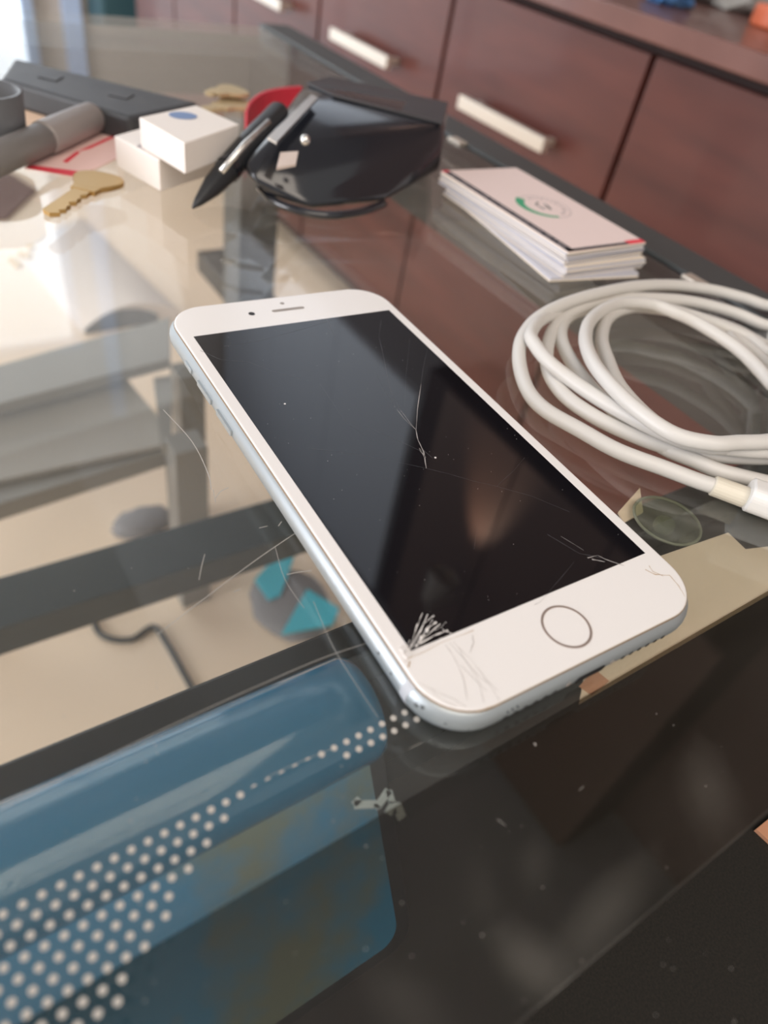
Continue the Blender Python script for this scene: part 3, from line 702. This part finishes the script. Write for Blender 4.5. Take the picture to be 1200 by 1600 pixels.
obj('printed_strip', onc(box(-25, -20.6, -46, 44, 0.42, 0.46)), 'ink_black', tc)
obj('printed_strip', onc(box(-25, 14, -46, -43.8, 0.42, 0.46)), 'ink_black', tc)
obj('red_corner', onc(box(14, 25, -46, -42.6, 0.42, 0.47)), 'ink_red', tc)
obj('red_corner', onc(box(-25, -21, 44, 46, 0.42, 0.47)), 'ink_red', tc)
tk = bmesh.new()
y = -42
while y < 40:
    d_ = rnd.uniform(.6, 1.6); bx(tk, -23.4, -22.2, y, y + d_, .46, .48); y += d_ + rnd.choice((.5, .5, 1.8))
obj('small_print', onc(tk), 'ink_grey', tc)
def arcb(cx, cy, r, a0, a1, w, z=0.42, n=24, prof=None):
    bm = bmesh.new(); P = [(cx + r * math.cos(a0 + (a1 - a0) * k / n), cy + r * math.sin(a0 + (a1 - a0) * k / n)) for k in range(n + 1)]
    ribbon(P, [w * (prof(k / n) if prof else 1) for k in range(n + 1)], z, z + .04, bm); return bm
lg = (1.5, -2)
obj('green_arc', onc(arcb(lg[0], lg[1], 12, math.radians(120), math.radians(262), 4.6, prof=lambda t: 1.0 - .6 * t)), 'ink_green', tc)
rg = arcb(lg[0], lg[1], 12.8, math.radians(-100), math.radians(120), 0.4)
for k in range(13):
    a = math.radians(-70 + k * 14); x, y = lg[0] + 9.8 * math.cos(a), lg[1] + 9.8 * math.sin(a)
    ribbon([(x - .9 * math.cos(a), y - .9 * math.sin(a)), (x + .9 * math.cos(a), y + .9 * math.sin(a))], .8 if k % 3 else 1.2, .42, .46, rg)
obj('logo_ring', onc(rg), 'ink_grey', tc)
em = bmesh.new(); ribbon([(-1.5, -5), (-1.5, 1), (2, 3)], 1.1, .42, .46, em); ribbon([(2, -6), (4, -1), (3.5, 1)], 1.2, .42, .46, em); ribbon([(0, -3), (4, -4)], .8, .42, .46, em)
obj('emblem', onc(em), mat('emblem_grey', (0.14, 0.15, 0.15), 0.6), tc)

# ------------------------------------------------------------------ glossy black desk device
def A3(px, py, z): return at(px, py, z)
dv = thing('desk_device', 'glossy black plastic desk device with sloping grey-black top and silver trim strip', 'device', (110, 190, 0))
tpt = [A3(478, 132, 31), A3(515, 122, 31), A3(700, 163, 30), A3(692, 196, 28), A3(520, 152, 32)]
low = [A3(432, 312, 1.5), A3(490, 332, 0.6), A3(590, 322, 0.6), A3(686, 268, 8), A3(400, 288, 9), A3(372, 262, 13), A3(418, 215, 24), A3(455, 170, 29)]
back = [Vector((185, 240, 2)), Vector((130, 262, 2)), Vector((90, 250, 2))]
body = hull(tpt + low + back)
o_ = obj('body', body, 'gloss_black', dv, smooth=True, bevel=5, seg=5)
tp = bmesh.new(); vv = [tpt[1], tpt[2], tpt[3], tpt[4], tpt[0]]
loft([[v + Vector((0, 0, 0.1)) for v in vv], [v + Vector((0, 0, 1.0)) for v in vv]], tp)
obj('top_panel', tp, 'top_grey', dv, bevel=.4)
rim = tube(spline([A3(405, 292, 4), A3(435, 318, 2), A3(500, 336, 1.8), A3(560, 332, 1.8), A3(600, 318, 2)], 6), 1.8, 10); obj('base_rim', rim, 'gloss_black', dv, smooth=True)
obj('trim_strip', loft([[A3(x, y, z) for x, y, z in ((487, 147, 34), (497, 152, 34), (432, 222, 30), (418, 214, 30))], [A3(x, y, z) - Vector((0, 0, 1)) for x, y, z in ((487, 147, 34), (497, 152, 34), (432, 222, 30), (418, 214, 30))]]), 'chrome', dv)
obj('label_patch', loft([[A3(x, y, z) for x, y, z in ((438, 238, 26), (466, 236, 27), (462, 256, 25), (432, 262, 24))], [A3(x, y, z) - Vector((0, 0, 1)) for x, y, z in ((438, 238, 26), (466, 236, 27), (462, 256, 25), (432, 262, 24))]]), 'beige_label', dv)
q = A3(477, 219, 30); lb = bmesh.new(); bmesh.ops.create_uvsphere(lb, u_segments=12, v_segments=8, radius=2.2); bmesh.ops.translate(lb, vec=q, verts=lb.verts); obj('chrome_bead', lb, 'chrome', dv, smooth=True)  # chrome bead modelled in place of a bright highlight on the body
for px, py in ((676, 205), (716, 213)):
    pass
q = A3(679, 210, 22); lb = bmesh.new(); bmesh.ops.create_uvsphere(lb, u_segments=12, v_segments=8, radius=3); bmesh.ops.scale(lb, vec=(1, 1, 1.6), verts=lb.verts); bmesh.ops.translate(lb, vec=q, verts=lb.verts); obj('chrome_bead', lb, 'chrome', dv, smooth=True)
# black pointed pen leaning on it
pn = thing('pen', 'black pointed pen with silver clip leaning against the glossy black device', 'pen', at(300, 325, 0))
t0, t1 = A3(301, 325, 1.2), A3(440, 172, 27)
def lerp(a, b, t): return a.lerp(b, t)
obj('barrel', tube([lerp(t0, t1, t) for t in (0.0, .06, .2, .4, .7, .97, 1.0)], [.5, 2.0, 4.2, 5.4, 5.6, 5.0, 3.6], 16), 'matte_black', pn, smooth=True)
c0, c1 = A3(346, 268, 18), A3(420, 190, 32)
obj('clip', tube([c0, lerp(c0, c1, .5) + Vector((0, 0, 1)), c1], 1.3, 8), 'chrome', pn, smooth=True)
obj('cap_ring', tube([lerp(t0, t1, .36), lerp(t0, t1, .40)], 5.7, 16), 'gloss_black', pn)
# red strap behind
rs = [A3(x, y, 4) for x, y in ((384, 198), (392, 180), (412, 165), (440, 158), (470, 155))]
bmr = bmesh.new(); P_ = spline(rs, 6)
loft([[v + Vector((0, 0, h)) + Vector((0, d, 0)) for h, d in ((-3.5, -1.5), (7, -1.5), (7, 1.5), (-3.5, 1.5))] for v in P_], bmr)
tag(obj('strap', bmr, 'red', bevel=.5), 'curved red strap standing between the brass keys and black device', 'strap')

# ------------------------------------------------------------------ small things at the back left
def quadbox(L, z0, z1, zz=None): return prism([at(x, y, z1 if zz is None else zz) for x, y in L], z0, z1)
b1 = thing('carton', 'lower of two stacked small white cartons, on the glass beyond the key', 'box', at(250, 240, 0))
obj('body', quadbox([(178, 212), (248, 250), (372, 216), (300, 178)], 0.2, 13), 'white_box', b1, bevel=.5)
lb = quadbox([(222, 224), (243, 231), (233, 237), (213, 229)], 13, 13.15, 13); obj('print', lb, 'ink_grey', b1)
b2 = thing('carton', 'upper small white carton with blue oval logo, resting on the lower one', 'box', at(290, 200, 13.3))
obj('body', quadbox([(217, 183), (288, 224), (374, 194), (306, 164)], 13.3, 25), 'white_box', b2, bevel=.5)
q = at(286, 181, 25); ob = disc((q.x, q.y), 6, 25.1, 25.25, 24); bmesh.ops.scale(ob, vec=(1, .8, 1), space=Matrix.Translation(-q), verts=ob.verts); obj('logo', ob, 'ink_blue', b2)
cs = thing('case', 'long flat charcoal case lying across the glass at the back left', 'case', at(150, 150, 0))
cL = [(-40, 100), (40, 88), (312, 160), (200, 186), (-40, 118)]
obj('body', quadbox([(0, 122), (22, 90), (312, 160), (203, 183)], 0.2, 12), 'charcoal', cs, bevel=2)
for (x, y) in ((70, 112), (180, 140)):
    obj('button', quadbox([(x, y), (x + 30, y + 7), (x + 18, y + 14), (x - 12, y + 7)], 12, 12.5), 'charcoal', cs, bevel=.4)
mk = thing('marker_pen', 'grey marker pen lying on the pink and white leaflet', 'marker', at(80, 220, 0))
m0, m1 = A3(-60, 272, 7.1), A3(148, 182, 7.1)
obj('barrel', tube([lerp(m0, m1, t) for t in (0, .55, .56)], [6.2, 6.2, 5.8], 24), 'marker', mk, smooth=True)
obj('cap', tube([lerp(m0, m1, t) for t in (.56, .57, .97, 1.0)], [6.8, 6.9, 6.6, 5.2], 24), 'marker_cap', mk, smooth=True)
q = A3(-14, 235, 0); cup = thing('cup', 'dark slate cup cut off by the left edge of view', 'cup', q)
H_ = 24
obj('body', loft([[Vector((q.x + r * math.cos(a), q.y + r * math.sin(a), z)) for a in (2 * math.pi * k / 28 for k in range(28))] for r, z in ((13, .1), (15, 1.5), (16.5, H_), (15, H_), (13.5, 4))]), 'cup', cup, smooth=True)
tag(obj('leaflet', quadbox([(38, 262), (120, 206), (192, 208), (188, 244), (122, 275)], 0.1, .6), 'pink_paper'), 'pink and white leaflet with red lines under the grey marker pen', 'leaflet')
lf = bpy.data.objects['leaflet']
obj('red_print', quadbox([(40, 262), (50, 258), (128, 268), (120, 276)], .62, .75), 'ink_red', lf)
obj('red_print', quadbox([(122, 236), (170, 214), (184, 212), (140, 232)], .62, .75), 'ink_red', lf)
obj('red_print', quadbox([(98, 252), (120, 236), (125, 238), (105, 254)], .62, .75), 'ink_red', lf)
tag(obj('note_paper', quadbox([(22, 170), (60, 164), (110, 186), (60, 214), (24, 212)], 0.1, .5), 'peach_paper'), 'peach coloured note paper between the slate cup and charcoal case', 'paper')
tag(obj('note_paper', quadbox([(24, 152), (46, 150), (74, 166), (28, 166)], 0.1, .4), mat('pale_teal_paper', (.5, .62, .62), .6)), 'pale teal slip of paper beside the slate cup', 'paper')
tag(obj('note_paper', quadbox([(150, 200), (186, 194), (206, 208), (186, 216)], 0.7, 1.0), 'peach_paper'), 'peach paper slip touching the white cartons at the left', 'paper')
# keys
def key(name, label, head, tip, hr, m, z=0.1, th=2.2, squash=1.0, shaft=True):
    h, t = at(*head, z), at(*tip, z); d = (t - h); d.z = 0; Ln = d.length; d.normalize(); s = Vector((-d.y, d.x, 0))
    k = thing(name, label, 'key', h)
    pts = []
    for i in range(28):
        a = 2 * math.pi * i / 28; r = hr * (1 + .08 * math.cos(3 * a)); v = h + d * (r * math.cos(a) * squash) + s * (r * math.sin(a)); pts.append(v)
    obj('head', prism(pts, z, z + th), m, k, bevel=.4)
    if shaft:
        w = hr * .36; prof = [(hr * .8, w), (hr * 1.25, w)]
        x = hr * 1.25
        n = 6; st = (Ln - hr * 1.45) / n
        for i in range(n):
            dep = (w * .1, w * .55, w * .25, w * .7, w * .3, w * .6)[i]
            prof += [(x + st * (i + .5), w - dep), (x + st * (i + 1), w - dep * .2)]
        x = Ln - hr * .2
        P_ = [h + d * a + s * b for a, b in prof] + [h + d * Ln, h + d * (Ln - hr * .2) - s * w, h + d * hr * .8 - s * w]
        obj('blade', prism(P_, z + .2, z + th - .3), m, k)
        obj('shoulder', prism([h + d * a + s * b for a, b in ((hr * .7, w * 1.6), (hr * 1.3, w * 1.4), (hr * 1.3, -w * 1.4), (hr * .7, -w * 1.6))], z + .05, z + th - .05), m, k, bevel=.2)
    return k
key('brass_key', 'brass door key lying alone on the glass below the white cartons', (152, 288), (78, 340), 10, 'brass')
key('brass_key', 'pale brass key lying flat beside the upper white carton', (368, 166), (318, 176), 11, 'brass_pale', squash=.9)
key('brass_key', 'pale brass key resting on another near the red strap', (362, 146), (322, 150), 10, 'brass_pale', z=4, squash=.9)
